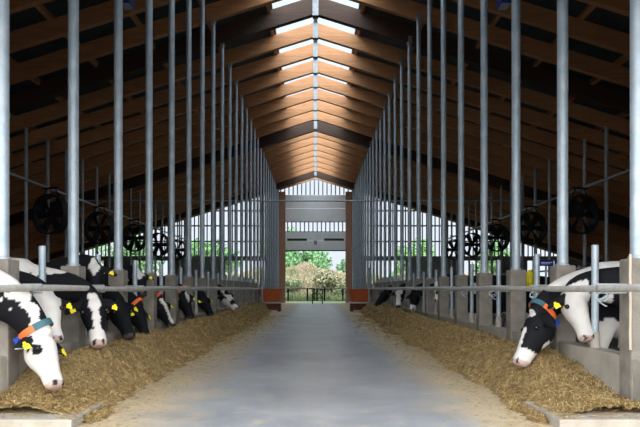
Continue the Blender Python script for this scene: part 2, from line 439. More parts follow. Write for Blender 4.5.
def make_cow(root_xyz, rz, P, Mz, face, label, seed, voxel=.022, coat=None, collar=None, tags=True, group='cows in the barn', hl=None, nup=0):
    """P poll, Mz muzzle, face = forehead direction, all in world coordinates; root at the ground between the front feet"""
    root = empty('dairy_cow', root_xyz, rz)
    W = Matrix.Translation(Vector(root_xyz)) @ Matrix.Rotation(rz, 4, 'Z'); Wi = W.inverted()
    P = Wi @ Vector(P); Mz = Wi @ Vector(Mz); face = (Wi.to_3x3() @ Vector(face))
    u = (Mz - P); HLn = u.length if hl is None else hl; u.normalize()
    HLn = min(max(HLn, .46), .62)
    nrm = (face - u * face.dot(u)).normalized(); lat = u.cross(nrm).normalized()
    b = MB(); X, Y, Z = Vector((1, 0, 0)), Vector((0, 1, 0)), Vector((0, 0, 1))
    # trunk
    rings = [(-1.80, 1.15, .06, .10), (-1.77, 1.14, .15, .20), (-1.68, 1.11, .22, .28), (-1.5, 1.08, .27, .34), (-1.28, 1.06, .29, .38),
             (-1.0, 1.0, .33, .42), (-.7, .985, .35, .44), (-.4, 1.0, .33, .435), (-.15, 1.035, .28, .41), (.0, 1.06, .25, .375), (.1, 1.05, .21, .32), (.18, 1.02, .14, .22), (.22, 1.0, .06, .1)]
    b.loft([ell(Vector((f, 0, z)), Y, Z, hw, hh, 24, 2.25) for f, z, hw, hh in rings])
    # neck: cubic from chest to just behind the poll
    e = P - nrm * .105 + u * .02
    back = -u * .55 + nrm * .1
    hv = (e - Vector((0, 0, 1.1)))
    s0 = Vector((-.10, 0, 1.10)); c1 = s0 + Vector((.30, 0, .02)) + Vector((0, hv.y * .2, hv.z * .22)); c2 = e + (back.normalized() * .20 + (s0 - e).normalized() * .16)
    c1 = c1 + Vector((nup * 1.1, 0, nup)); c2 = c2 + Vector((0, 0, nup * .8))
    nr = []; NN = 12; path = []
    for i in range(NN + 1):
        t = i / NN
        q = s0 * (1 - t) ** 3 + c1 * (3 * t * (1 - t) ** 2) + c2 * (3 * t * t * (1 - t)) + e * t ** 3; path.append(q)
    for i, q in enumerate(path):
        t = i / NN; d = (path[min(i + 1, NN)] - path[max(i - 1, 0)]).normalized()
        side = d.cross(Z); side = (side.normalized() if side.length > .15 else Y.copy())
        sl = lat if lat.dot(side) > 0 else -lat
        side = (side * (1 - .8 * t) + sl * (.8 * t)); side = (side - d * side.dot(d)).normalized()
        up = side.cross(d).normalized()
        hh = .34 * (1 - t) + .125 * t; hh -= .06 * math.sin(PI * t) * .6
        hw = .215 * (1 - t) + .088 * t - .02 * math.sin(PI * t)
        nr.append(ell(q, side, up, hw, hh, 20, 2.1))
    b.loft(nr)
    # head
    hd = [(-.10, .05, .05, .075), (-.05, .09, .09, .06), (.02, .112, .12, .03), (.14, .126, .145, .0), (.28, .128, .152, .0), (.42, .110, .138, .003),
          (.56, .090, .112, .006), (.70, .078, .092, .010), (.82, .080, .084, .008), (.91, .086, .078, .008), (.97, .078, .066, .014), (1.0, .054, .044, .03)]
    k = HLn / .54
    b.loft([ell(P + u * (t * HLn) - nrm * ((dn + off) * k), lat, nrm, hw * k, dn * k, 20, 2.2) for t, hw, dn, off in hd])
    # ears
    earc = []
    for sg in (-1, 1):
        o0 = P + lat * (sg * .085 * k) + u * .035 - nrm * .075
        dirn = (lat * sg * .92 - nrm * .22 + u * .20 - Z * .15).normalized()
        flat = nrm.cross(dirn).normalized(); thn = dirn.cross(flat).normalized()
        er = []
        for t, w in ((0, .030), (.15, .036), (.4, .058), (.65, .056), (.85, .036), (1, .010)):
            er.append(ell(o0 + dirn * (.215 * t * k) - Z * .03 * t * t, flat, thn, w * k, .018 if t < .9 else .012, 12, 2))
        b.loft(er); earc.append((o0 + dirn * .13 * k - Z * .005, dirn, flat, thn))
    # legs
    def leg(pts):
        b.loft([ell(Vector((x, y, z)), X, Y, ra, rb, 14, 2.1) for x, y, z, ra, rb in pts])
    for sg in (-1, 1):
        s = .03 * sg * (1 if seed % 2 else -1)
        leg([(-.02, sg * .13, .95, .15, .09), (0, sg * .155, .75, .12, .085), (.02 + s, sg * .155, .55, .075, .06), (.035 + s, sg * .15, .42, .055, .052), (.03 + s, sg * .15, .30, .038, .036),
             (.02 + s, sg * .15, .15, .036, .036), (.03 + s, sg * .15, .09, .045, .045), (.04 + s, sg * .15, .05, .058, .052), (.045 + s, sg * .15, 0, .07, .058)])
        leg([(-1.48, sg * .15, 1.0, .22, .11), (-1.47, sg * .19, .80, .18, .10), (-1.46, sg * .19, .66, .12, .075), (-1.56 - s, sg * .18, .52, .075, .05), (-1.60 - s, sg * .17, .45, .058, .045),
             (-1.57 - s, sg * .17, .30, .042, .036), (-1.55 - s, sg * .17, .14, .04, .038), (-1.53 - s, sg * .17, .06, .058, .05), (-1.52 - s, sg * .17, 0, .07, .058)])
    b.ball((-1.27, 0, .58), (.20, .17, .16), 8)
    for tx, ty in ((-1.36, .08), (-1.36, -.08), (-1.18, .08), (-1.18, -.08)): b.tube([(tx, ty, .48), (tx, ty, .40)], [.02, .014], 8)
    b.tube([(-1.74, 0, 1.33), (-1.83, 0, 1.26), (-1.86, 0, 1.0), (-1.85, 0, .75)], [.035, .03, .022, .022], 8)
    b.tube([(-1.85, 0, .8), (-1.85, 0, .62), (-1.85, 0, .42)], [.022, .05, .02], 8)
    tmp = b.build('tmp', M['coat'])
    md = tmp.modifiers.new('r', 'REMESH'); md.mode = 'VOXEL'; md.voxel_size = voxel; md.use_smooth_shade = True
    sm = tmp.modifiers.new('s', 'SMOOTH'); sm.factor = .5; sm.iterations = 4
    dg = bpy.context.evaluated_depsgraph_get(); me = bpy.data.meshes.new_from_object(tmp.evaluated_get(dg))
    old = tmp.data; bpy.data.objects.remove(tmp); bpy.data.meshes.remove(old)
    me.name = 'body'; me.materials.clear(); me.materials.append(M['coat'])
    nv = len(me.vertices); co = np.empty(nv * 3, np.float32); me.vertices.foreach_get('co', co); co = co.reshape(-1, 3)
    cols = np.ones((nv, 4), np.float32)
    BLK = np.array([.006, .0065, .009]); WHT = np.array([.60, .575, .55]); PNK = np.array([.42, .31, .27]); HOOF = np.array([.09, .075, .06])
    cf = dict(scale=1.7, thr=.05, blaze=.045, muzzle=.72, legs=.62, fleck=None, star=None, neckwhite=None, dirt=.0, headwhite=0, patches=())
    cf.update(coat or {})
    off = Vector((seed * 7.31, seed * 3.17, seed * 1.9))
    ne = path[-3]
    nd = (path[-1] - path[-4]).normalized()
    for i in range(nv):
        p = Vector(co[i].tolist()); q = p - P
        t = q.dot(u) / HLn; w = q.dot(lat); h = q.dot(nrm)
        nz = noise.noise(p * cf['scale'] + off) + .35 * noise.noise(p * cf['scale'] * 2.7 + off)
        fine = noise.noise(p * 14 + off)
        inhead = t > -.12 and abs(w) < .30 and -.32 < h < .12 and t < 1.2 and (q - u * (t * HLn)).length < .34
        white = 0.0
        if inhead:
            if cf['headwhite'] > 0:
                white = 1.0
                if cf['headwhite'] < 1 and t < .45 + .1 * fine and abs(w) > .07: white = 0.0
            else:
                bl = cf['blaze'] * (1 + .5 * fine) * (1.5 if t < .25 else 1.0)
                if abs(w) < bl and h > -.07 and t > -.02: white = 1.0
                if cf['star'] and abs(w) < cf['star'] * (1 - abs(t - .15) / .3) and h > -.06: white = 1.0
                if t > cf['muzzle'] + .06 * fine: white = 1.0
            if abs(w) > .115 and t < .25: white = 0.0                  # ears are dark
            for (pt, pw, ph, r, v) in cf.get('hp', ()):
                if ((t - pt) * HLn) ** 2 + (w - pw) ** 2 + (h - ph) ** 2 < (r * (1 + .25 * fine)) ** 2: white = v
        else:
            white = 1.0 if nz > cf['thr'] else 0.0
            if p.z < cf['legs'] + .06 * fine and p.x > -1.75: white = 1.0
            f2 = noise.noise(p * 22 + off) + .5 * noise.noise(p * 9 + off)
            for (px, py, pz, r, v) in cf['patches']:
                dd = (p - Vector((px, py, pz))).length
                if dd < r * (1 + .22 * fine + .45 * nz): white = v
            if cf['fleck']:
                dd = (p - Vector(cf['fleck'][:3])).length / cf['fleck'][3]
                if dd < 1 and f2 > .0 + .4 * dd * dd: white = 1.0
        c = BLK * (1 - white) + WHT * white * (1 + .08 * fine)
        if inhead and t > .91 + .02 * fine and cf.get('nose', 1): c = PNK * (1 if cf.get('nose', 1) == 1 else .16)
        if inhead and t > .88:
            if (abs(abs(w) - .042 * k) < .014 and -.06 < h < -.015 and .90 < t < .985): c = BLK * 3
        if p.z < .075 and not inhead: c = HOOF
        if not inhead and p.z < .9: 
            g = smoothstep(.9, .3, p.z) * .25 * white * (.6 + fine)
            c = c * (1 - max(g, 0)) + np.array([.35, .27, .18]) * max(g, 0)
        cols[i, :3] = np.clip(c, 0, 1)
    a = me.attributes.new('tint', 'FLOAT_COLOR', 'POINT'); a.data.foreach_set('color', cols.ravel())
    me.polygons.foreach_set('use_smooth', [True] * len(me.polygons))
    o = bpy.data.objects.new('body', me); COL.objects.link(o); o.parent = root
    for sg in (-1, 1):
        ep = P + u * (.30 * HLn) + lat * (sg * .112 * k) - nrm * (.055 * k)
        eb = MB(); eb.ball(ep, .024 * k, 7); eb.build('eye', M['eye'], root, True)
    if tags:
        for (c0, dirn, flat, thn) in earc:
            tb = MB(); R = Matrix((dirn, thn, Vector((0, 0, 1)))).transposed().to_4x4() if False else None
            wdir = dirn; ndir = (nrm + u * -.2).normalized(); vd = wdir.cross(ndir).normalized(); vd = vd if vd.z < 0 else -vd
            ndir = wdir.cross(vd).normalized()
            c1_ = c0 + vd * .045 + ndir * (.026 if ndir.dot(nrm) > 0 else -.026)
            pts = [(-.010, -.038), (.010, -.038), (.013, -.018), (.028, -.008), (.028, .034), (-.028, .034), (-.028, -.008), (-.013, -.018)]
            vs = [c1_ + wdir * x + vd * y + ndir * .003 for x, y in pts] + [c1_ + wdir * x + vd * y - ndir * .003 for x, y in pts]
            n8 = len(pts)
            tb.add(vs, [tuple(range(n8)), tuple(range(2 * n8 - 1, n8 - 1, -1))] + [(i, i + n8, (i + 1) % n8 + n8, (i + 1) % n8) for i in range(n8)])
            tg = tb.build('ear_tag', M['tag_yellow'], root)
    if collar:
        ci = 11; q = path[ci]; d = (path[ci + 1] - path[ci - 1]).normalized()
        side = d.cross(Z); side = side.normalized() if side.length > .15 else Y.copy()
        sl = lat if lat.dot(side) > 0 else -lat
        t = ci / NN
        side = (side * (1 - .8 * t) + sl * (.8 * t)); side = (side - d * side.dot(d)).normalized(); up = side.cross(d).normalized()
        hh = (.34 * (1 - t) + .125 * t - .036 * math.sin(PI * t)) + .012; hw = .215 * (1 - t) + .088 * t - .02 * math.sin(PI * t) + .014
        n = 28
        def band(name, a0, a1, mm, par, hwid=.026, push=0.0):
            cb = MB(); st = 12 if a1 - a0 < 6 else n
            rings = []
            for kk in range(st + 1):
                an = a0 + (a1 - a0) * kk / st; rad = side * ((hw + push) * math.cos(an)) + up * ((hh + push) * math.sin(an))
                rn = rad.normalized()
                rings.append([q + rad + d * hwid, q + rad + rn * .010 + d * hwid, q + rad + rn * .010 - d * hwid, q + rad - d * hwid])
            cb.loft(rings); return cb.build(name, mm, par, False)
        cb = band('collar', 0, 2 * PI, M['collar_orange'] if collar != 'teal' else M['collar_teal'], root)
        if collar == 'full':
            band('neck_pad', .15 * PI, .85 * PI, M['collar_teal'], cb, .028, .004)
        bx = MB(); R3 = Matrix((side, d, up)).transposed().to_4x4()
        bx.box(q - up * (hh + .03) , (.085, .07, .075), R3, bevel=.012); bx.build('transponder', M['collar_blue'] if collar == 'full' else M['black'], cb)
    tag(root, label, 'cow', group)
    return root

GL, GR = 'cows feeding on the left', 'cows feeding on the right'
FZ = STALL
# left row
make_cow((-3.02, 5.03, FZ), 0, (-2.22, 5.16, .69), (-2.02, 4.94, .29), (.8, -.35, .35),
         'nearest left cow with white head down, mottled black shoulder and orange collar', 3, .018,
         dict(scale=2.4, thr=.35, headwhite=1, legs=.72, fleck=(.42, -.18, 1.15, .34), patches=((.45, -.1, .95, .40, 0), (.0, -.2, 1.02, .34, 0), (.2, 0, 1.47, .20, 1), (.38, 0, 1.42, .17, 1), (.52, 0, 1.31, .14, 1), (.64, 0, 1.17, .12, 1), (.74, 0, .98, .10, 1), (.78, 0, .80, .13, 1), (.45, -.05, .66, .15, 1), (.6, 0, .60, .14, 1)),
              hp=((.30, -.11, -.05, .04, 0), (.55, -.07, -.04, .03, 0), (.30, .11, -.06, .05, 0))), 'full', True, GL, None, .15)
make_cow((-3.25, 5.86, FZ), .0, (-2.48, 5.74, 1.02), (-2.30, 5.52, .60), (.55, -.8, .2),
         'white-faced cow half hidden behind the nearest left cow', 11, .022,
         dict(thr=.2, headwhite=1, patches=((.45, 0, 1.1, .3, 0),)), None, True, GL)
make_cow((-3.12, 6.66, FZ + .04), 0, (-2.31, 6.44, .99), (-2.16, 6.20, .50), (.42, -.9, .1),
         'black-headed left cow with wide white blaze and white saddle, lifting its face over the straw', 5, .020,
         dict(thr=.45, blaze=.04, muzzle=.70, legs=.5, patches=((-.15, 0, 1.42, .2, 1), (.08, 0, 1.40, .26, 1), (.32, 0, 1.33, .20, 1))), None, True, GL)
make_cow((-3.40, 7.43, FZ), .0, (-2.64, 7.40, 1.38), (-2.52, 7.08, .98), (.3, -.9, .5),
         'black left cow with a white star, head raised beside the second tall post', 8, .022,
         dict(thr=.5, blaze=.0, star=.075, muzzle=1.2, nose=2), None, True, GL)
make_cow((-3.35, 8.2, FZ), .0, (-2.50, 7.96, .92), (-2.29, 7.75, .46), (.6, -.7, .3),
         'solid black left cow bending to the straw, yellow tag in its near ear', 9, .022,
         dict(thr=.6, blaze=.0, muzzle=1.2, nose=2), None, True, GL)
make_cow((-3.35, 8.95, FZ), .0, (-2.48, 8.90, .80), (-2.34, 8.73, .40), (.8, -.4, .4),
         'black left cow with orange collar, muzzle deep in the straw', 14, .024,
         dict(thr=.6, blaze=.0, muzzle=1.2, nose=2), 'plain', True, GL)
make_cow((-3.5, 9.66, FZ), .0, (-2.76, 9.62, 1.34), (-2.60, 9.33, .98), (.3, -.9, .45),
         'black left cow with white forehead, head raised near the fourth tall post', 15, .026,
         dict(thr=.45, blaze=.0, star=.095, muzzle=1.2, nose=2), None, True, GL)
make_cow((-3.4, 10.50, FZ), .0, (-2.58, 10.44, .88), (-2.34, 10.27, .45), (.7, -.6, .35),
         'black left cow with a white nose stripe and orange collar, head lowered', 17, .026,
         dict(thr=.5, blaze=.03, muzzle=1.2, nose=2), 'plain', True, GL)
make_cow((-3.35, 12.08, FZ), .0, (-2.50, 12.03, 1.0), (-2.34, 11.86, .48), (.7, -.6, .25),
         'black left cow with a small white forehead spot, feeding past the fifth tall post', 20, .028,
         dict(thr=.5, blaze=.0, star=.05, muzzle=1.2, nose=2), 'plain', True, GL)
make_cow((-3.3, 14.35, FZ), .0, (-2.54, 14.35, .90), (-2.33, 14.22, .44), (.7, -.5, .3),
         'small distant black cow feeding, second farthest in the left row', 22, .03,
         dict(thr=.6, blaze=.0, muzzle=1.2, nose=2), None, True, GL)
make_cow((-3.15, 16.80, FZ), .0, (-2.40, 16.72, 1.0), (-2.04, 16.52, .50), (.65, -.6, .5),
         'farthest left cow, white face ringed in black, muzzle on the straw', 25, .03,
         dict(thr=.3, headwhite=1, hp=((.62, 0, -.05, .09, 0), (.1, 0, 0, .09, 0))), None, False, GL)
# right row
make_cow((3.04, 6.64, FZ), PI, (2.19, 6.32, .82), (1.955, 6.18, .31), (-.9, -.15, .35),
         'right cow with black head and white muzzle in the straw, orange collar with blue tag', 31, .018,
         dict(scale=2.0, thr=.75, blaze=.03, muzzle=.70, legs=.68, patches=((.0, .25, 1.05, .42, 0), (.35, .1, 1.0, .22, 0), (-.45, .25, 1.12, .3, 0), (.15, .05, 1.42, .24, 1), (.33, .08, 1.34, .26, 1), (.48, .08, 1.22, .22, 1), (.62, .02, 1.12, .14, 1), (-.1, .08, 1.43, .25, 1), (-.35, .08, 1.45, .26, 1), (.68, .0, .64, .10, 1), (.50, 0, .66, .13, 1), (-.02, .2, .66, .16, 1)),
              hp=((.2, 0, .02, .07, 0), (.45, 0, -.26, .10, 1))), 'full', False, GR, None, .06)
make_cow((3.42, 5.86, FZ), PI, (2.57, 6.13, 1.05), (2.63, 5.91, .57), (.0, -1, .1),
         'nearest right cow with white face and yellow ear tags, looking over the wall', 33, .018,
         dict(scale=2.0, thr=.8, headwhite=1, legs=.6, patches=((.25, .1, .70, .24, 1), (.1, .2, .72, .22, 1), (.45, 0, 1.15, .4, 0)),
              hp=((.08, -.19, -.08, .10, 0), (.08, .19, -.08, .10, 0))), None, True, GR)
make_cow((3.45, 13.46, FZ), PI, (2.70, 13.44, 1.24), (2.58, 13.16, .80), (-.3, -.9, .4),
         'white-headed right cow standing behind the sixth tall post', 36, .028,
         dict(thr=.4, headwhite=1, hp=((.6, 0, 0, .07, 0),)), None, False, GR)
make_cow((3.3, 15.82, FZ), PI, (2.46, 15.80, .98), (2.40, 15.58, .50), (-.6, -.7, .3),
         'black right cow with pale muzzle, feeding third from the far end', 37, .03,
         dict(thr=.45, blaze=.0, muzzle=.7), None, False, GR)
make_cow((3.2, 18.20, FZ), PI, (2.42, 18.16, 1.03), (2.36, 17.94, .52), (-.5, -.8, .3),
         'right cow with a broad white blaze, feeding second from the far end', 39, .03,
         dict(thr=.4, blaze=.08, muzzle=.7, nose=2), None, False, GR)
make_cow((3.15, 21.70, FZ), PI, (2.40, 21.68, 1.0), (2.02, 21.58, .46), (-.7, -.5, .4),
         'farthest right cow, black head lowered beside the rail end', 41, .03,
         dict(thr=.6, blaze=.0, muzzle=1.2, nose=2), None, False, GR)
# loose cows standing in the stalls
def standing(x, y, rz, label, seed, coat):
    R = Matrix.Rotation(rz, 3, 'Z'); o = Vector((x, y, FZ))
    make_cow((x, y, FZ), rz, o + R @ Vector((.72, .05, 1.48)), o + R @ Vector((1.1, .1, 1.1)), R @ Vector((.8, 0, .6)), label, seed, .032, coat, None, False, 'cows standing in the stalls')
standing(5.75, 11.4, -PI / 2, 'dark cow standing in the right stalls, facing the entrance', 51, dict(thr=.45, star=.06, blaze=0, muzzle=1.2))
standing(7.5, 21.5, -PI / 2, 'patched cow standing deep in the right stalls', 53, dict(thr=.2))
standing(-5.65, 13.2, -PI / 2, 'dark cow standing in the left stalls, facing the entrance', 55, dict(thr=.45, star=.06, blaze=0, muzzle=1.2))
standing(-7.5, 20.5, -PI / 2, 'patched cow standing deep in the left stalls', 57, dict(thr=.15))

# ------------------------------------------------------------------ inner post rows, pipes and fans
for sg, side in ((-1, 'left'), (1, 'right')):
    first = None; k = 0
    for n in range(6, NP):
        y = Y0 + S * n - sg * .05
        if first is None:
            root = empty('stall_post', (sg * 9.1, y, STALL)); first = root
            b = MB(); b.tube([(0, 0, 0), (0, 0, zroof(9.1) - STALL)], .06, 12); b.build('steel_tube', M['galv_dull'], root, True)
            b = MB(); b.box((0, 0, .012), (.22, .22, .024)); b.build('foot_plate', M['galv_dull'], root)
            tag(root, 'x', 'post', 'posts deep in the stalls')
        else: root = copy_tree(first); root.location = (sg * 9.1, y, STALL)
        root['label'] = 'dim steel post deep in the %s stalls, %s of its row' % (side, ORD[k]); k += 1
    b = MB(); b.tube([(sg * 8.95, 13.5, 4.42), (sg * 8.95, 44.5, 4.42)], .04, 10)
    tag(b.build('service_pipe', M['galv'], None, True), 'long horizontal pipe high in the %s stalls, carrying fans' % side, 'pipe')
    # low rail fence
    root = empty('stall_fence', (sg * 6.2, 0, STALL))
    for zz in (.55, 1.12, 1.62): b = MB(); b.tube([(0, 6.5, zz), (0, 44, zz)], .025, 8); b.build('rail', M['galv_dull'], root, True)
    for n in range(2, 25, 2):
        b = MB(); b.tube([(sg * .06, Y0 + S * n, 0), (sg * .06, Y0 + S * n, 1.7)], .035, 8); b.build('upright', M['galv_dull'], root, True)
    tag(root, 'three-rail tubular fence dividing the %s stalls' % side, 'fence')

def make_fan(root):
    n = 28
    b = MB(); prof = [(.62, -.16), (.66, -.16), (.64, .16), (.60, .16)]
    rings = [[Vector((r * math.cos(2 * PI * k / n), z, r * math.sin(2 * PI * k / n))) for r, z in prof] for k in range(n + 1)]
    b.loft(rings, False); b.build('shroud', M['blackfan'], root, True)
    b = MB(); b.tube([(0, -.12, 0), (0, .14, 0)], .10, 12); b.build('motor', M['blackfan'], root, True)
    for k in range(6):
        a = 2 * PI * k / 6; b = MB(); ca, sa = math.cos(a), math.sin(a)
        r_ = Vector((ca, 0, sa)); t_ = Vector((-sa, 0, ca)); y_ = Vector((0, 1, 0))
        rings = []
        for rr, w, tw in ((.09, .06, .8), (.3, .11, .55), (.57, .13, .35)):
            dd = (t_ * math.cos(tw) + y_ * math.sin(tw)); nn = dd.cross(r_)
            rings.append([r_ * rr + dd * w + nn * .006, r_ * rr + dd * w - nn * .006, r_ * rr - dd * w - nn * .006, r_ * rr - dd * w + nn * .006])
        b.loft(rings); b.build('blade', M['blackfan'], root)
    b = MB()
    for rr in (.2, .35, .5): b.tube([(rr * math.cos(t), -.17, rr * math.sin(t)) for t in np.linspace(0, 2 * PI, 25)], .006, 5)
    for k in range(8): a = PI * k / 4; b.tube([(0, -.17, 0), (.63 * math.cos(a), -.165, .63 * math.sin(a))], .006, 5)
    b.build('guard', M['blackfan'], root)
    b = MB()
    for xx in (-.35, .35): b.tube([(xx, 0, .52), (xx * .5, 0, .86)], .02, 8)
    b.box((0, 0, .87), (.6, .08, .05)); b.build('bracket', M['blackfan'], root)
first = None
for sg, side in ((-1, 'left'), (1, 'right')):
    for k, y in enumerate((20.4, 25.0, 29.8, 34.4, 39.0)):
        if first is None: root = empty('barn_fan', (0, 0, 0)); make_fan(root); first = root; tag(root, 'x', 'fan', 'fans hung over the stalls')
        else: root = copy_tree(first)
        root.location = (sg * 8.7, y, 3.48); root.rotation_euler = (0, 0, sg * .35)
        root['label'] = 'black round ventilation fan over the %s stalls, %s from the front' % (side, ORD[k])
b = MB(); b.tube([(-11.3, 30.2, 5.32), (11.3, 30.2, 5.32)], .04, 10); tag(b.build('cross_pipe', M['galv'], None, True), 'thin horizontal pipe crossing the whole barn high above the alley', 'pipe')

# lamps with blue housings under the rafters
for sg, side in ((-1, 'left'), (1, 'right')):
    root = empty('roof_lamp', (sg * 4.0, Y0 + S * 5, zroof(4.0) - .46))
    b = MB(); b.box((0, 0, -.10), (.24, .36, .18), bevel=.02); b.build('housing', M['blue'], root)
    b = MB(); b.box((0, 0, -.195), (.19, .31, .014)); b.build('glass_pane', M['glass'], root)
    b = MB(); b.box((0, 0, .23), (.05, .12, .50)); b.build('bracket', M['galv_dull'], root)
    tag(root, 'blue lamp housing under the rafters on the %s' % side, 'lamp')

# yellow canister and blue board behind the right barrier
root = empty('yellow_canister', (4.15, 12.0, STALL))
b = MB(); b.tube([(.09, .04, 0), (.09, .04, 1.75)], .03, 10); b.build('stand_pole', M['galv_dull'], root, True)
b = MB(); b.lathe([(.02, 1.18), (.075, 1.19), (.08, 1.22), (.08, 1.44), (.065, 1.475), (.03, 1.485), (.03, 1.51), (.01, 1.512)], n=16); b.build('canister', M['yellow'], root, True)
b = MB(); b.box((.05, .02, 1.33), (.1, .03, .03)); b.build('bracket', M['galv_dull'], root)
tag(root, 'small yellow canister on a slim pole behind the right barrier', 'canister')
root = empty('blue_board', (4.62, 12.4, STALL))
b = MB(); b.box((0, 0, 1.66), (.29, .016, .12), bevel=.005); b.build('board', M['blue'], root)
b = MB(); b.box((0, -.010, 1.672), (.22, .004, .014)); b.box((-.02, -.010, 1.645), (.17, .004, .010)); b.build('pale_lines', M['white'], root)
b = MB(); b.tube([(0, .03, 0), (0, .03, 1.72)], .022, 8); b.build('stand_pole', M['galv_dull'], root, True)
tag(root, 'small blue board on a pole behind the right barrier', 'sign')

# ------------------------------------------------------------------ gables and side walls
def battens(b, x0, x1, zb, y, pitch=.31, w=.085, ztop=None):
    x = x0 + pitch / 2
    while x < x1:
        zt = (zroof(x) + .4) if ztop is None else ztop
        if zt > zb + .1: b.box((x, y, (zb + zt) / 2), (w, .03, zt - zb))
        x += pitch
ZS = 3.35
# far gable
b = MB()
DW = 2.72                        # outer edge of the door posts
for sg in (-1, 1):
    a0, a1 = sorted((sg * DW, sg * HW))
    battens(b, a0, a1, ZS, YB + .05)
    for zz in (ZS + .02, ZS + 1.15, ZS + 2.3, ZS + 3.4):
        xe = min((ZR + .3 - zz) / SL, HW)
        if xe > DW: b.box((sg * (DW + xe) / 2, YB + .10, zz), (xe - DW, .06, .10))
battens(b, -DW, DW, 7.92, YB + .05)
tag(b.build('wall_back', M['batten']), 'slatted far gable of vertical battens', kind='structure')
b = MB()
for sg in (-1, 1):
    b.box((sg * (DW + HW) / 2, YB, .60), (HW - DW, .16, 1.5))
    b.box((sg * (DW + HW) / 2, YB, 3.22), (HW - DW, .16, .26))
    for x0, x1 in ((DW, 3.6), (6.6, 10.5), (13.2, 15.5), (17.5, HW)):
        b.box((sg * (x0 + x1) / 2, YB, 2.22), (x1 - x0, .12, 1.76))
tag(b.build('wall_back_base', M['grey_clad']), 'grey lower wall of the far gable with open bays', kind='structure')
for sg, side in ((-1, 'left'), (1, 'right')):
    b = MB(); b.box((sg * 2.45, YB - .15, 4.0), (.52, .3, 8.2)); tag(b.build('trim_%d' % (2 if sg < 0 else 3), M['post_wood']), 'brown timber post at the %s of the far doorway' % side, kind='structure')
# sectional door
root = empty('door_1', (0, YB - .05, 0)); tag(root, 'raised white sectional door above the far opening', kind='structure')
for z0, z1 in ((6.92, 7.88), (5.95, 6.90), (4.55, 5.16), (3.86, 4.53)):
    b = MB(); b.box((0, 0, (z0 + z1) / 2), (4.42, .06, z1 - z0), bevel=.01); b.build('door_section', M['door'], root)
b = MB(); b.box((0, 0, 5.20), (4.42, .06, .06)); b.box((0, 0, 5.92), (4.42, .06, .06)); battens(b, -2.2, 2.2, 5.2, 0, .31, .085, 5.94); b.build('window_section', M['batten'], root)
for xx in (-1.35, 1.35): b = MB(); b.box((xx, -.05, 4.62), (1.45, .04, .17), bevel=.01); b.build('handle_bar', M['black'], root)
b = MB(); b.box((0, -.06, 4.4), (.22, .05, .3), bevel=.01); b.build('lock_box', M['grey_clad'], root)
b = MB(); b.box((0, -.02, 3.82), (4.42, .07, .08)); b.build('bottom_seal', M['black'], root)

# front gable: wide open entrance, battens above
EW, EH = 3.9, 3.9
b = MB()
b.prism([(-HW, 2.0), (-EW, 2.0), (-EW, EH), (EW, EH), (EW, 2.0), (HW, 2.0), (HW, zroof(HW) + .55), (0, ZR + .55), (-HW, zroof(HW) + .55)], YF - .04, YF + .04)
b.box((0, YF, EH), (2 * EW, .2, .3))
tag(b.build('wall_front', M['clad']), 'dark boarded entrance gable', kind='structure')
b = MB()
for sg in (-1, 1):
    b.box((sg * (EW + HW) / 2, YF, .95), (HW - EW, .16, 2.1)); b.box((sg * (EW + .15), YF, 2.0), (.3, .3, 4.1))
tag(b.build('wall_front_base', M['clad']), 'low wall beside the entrance', kind='structure')
for sg, side in ((-1, 'left'), (1, 'right')):
    b = MB(); b.box((sg * HW, (YF + YB) / 2, 1.4), (.16, YB - YF, 3.1)); tag(b.build('wall_' + side, M['clad']), 'dark boarded side wall', kind='structure')

# ------------------------------------------------------------------ far gate and skips
root = empty('pipe_gate', (0, 42.0, 0))
for sg, side in ((-1, 'left'), (1, 'right')):
    root = empty('gate_leaf', (0, 42.0, 0))
    b = MB(); b.tube([(sg * .08, 0, 1.06), (sg * 2.12, 0, 1.06)], .05, 10); b.build('top_rail', M['rail'], root, True)
    b = MB(); b.tube([(sg * .08, 0, .22), (sg * 2.12, 0, .22)], .045, 10); b.build('bottom_rail', M['rail'], root, True)
    for xx in (.10, .55 if sg < 0 else .62, 1.85): b = MB(); b.tube([(sg * xx, 0, .2), (sg * xx, 0, 1.06)], .055, 10); b.build('upright', M['black'], root, True)
    b = MB(); b.tube([(sg * 1.85, 0, .25), (sg * 2.12, 0, .55)], .03, 8); b.build('brace', M['rail'], root, True)
    tag(root, '%s leaf of the tubular gate across the far doorway' % side, 'gate', 'gate leaves at the far doorway')
for o in [o for o in COL.objects if o.name.startswith('pipe_gate')]: bpy.data.objects.remove(o)
root = empty('gate_stand', (.16, 41.6, 0))
for xx in (-.36, .30):
    b = MB(); b.tube([(xx, 0, 0), (xx, 0, 1.0)], .035, 8); b.build('leg', M['black'], root, True)
for zz in (.98, .70, .40): b = MB(); b.box((-.03, 0, zz), (.68, .05, .06)); b.build('crossbar', M['black'], root)
b = MB(); b.tube([(-.36, 0, .40), (-.05, 0, 1.0), (.30, 0, .40)], .03, 8); b.build('brace', M['black'], root, True)
tag(root, 'small black tubular stand at the middle of the far gate', 'stand')

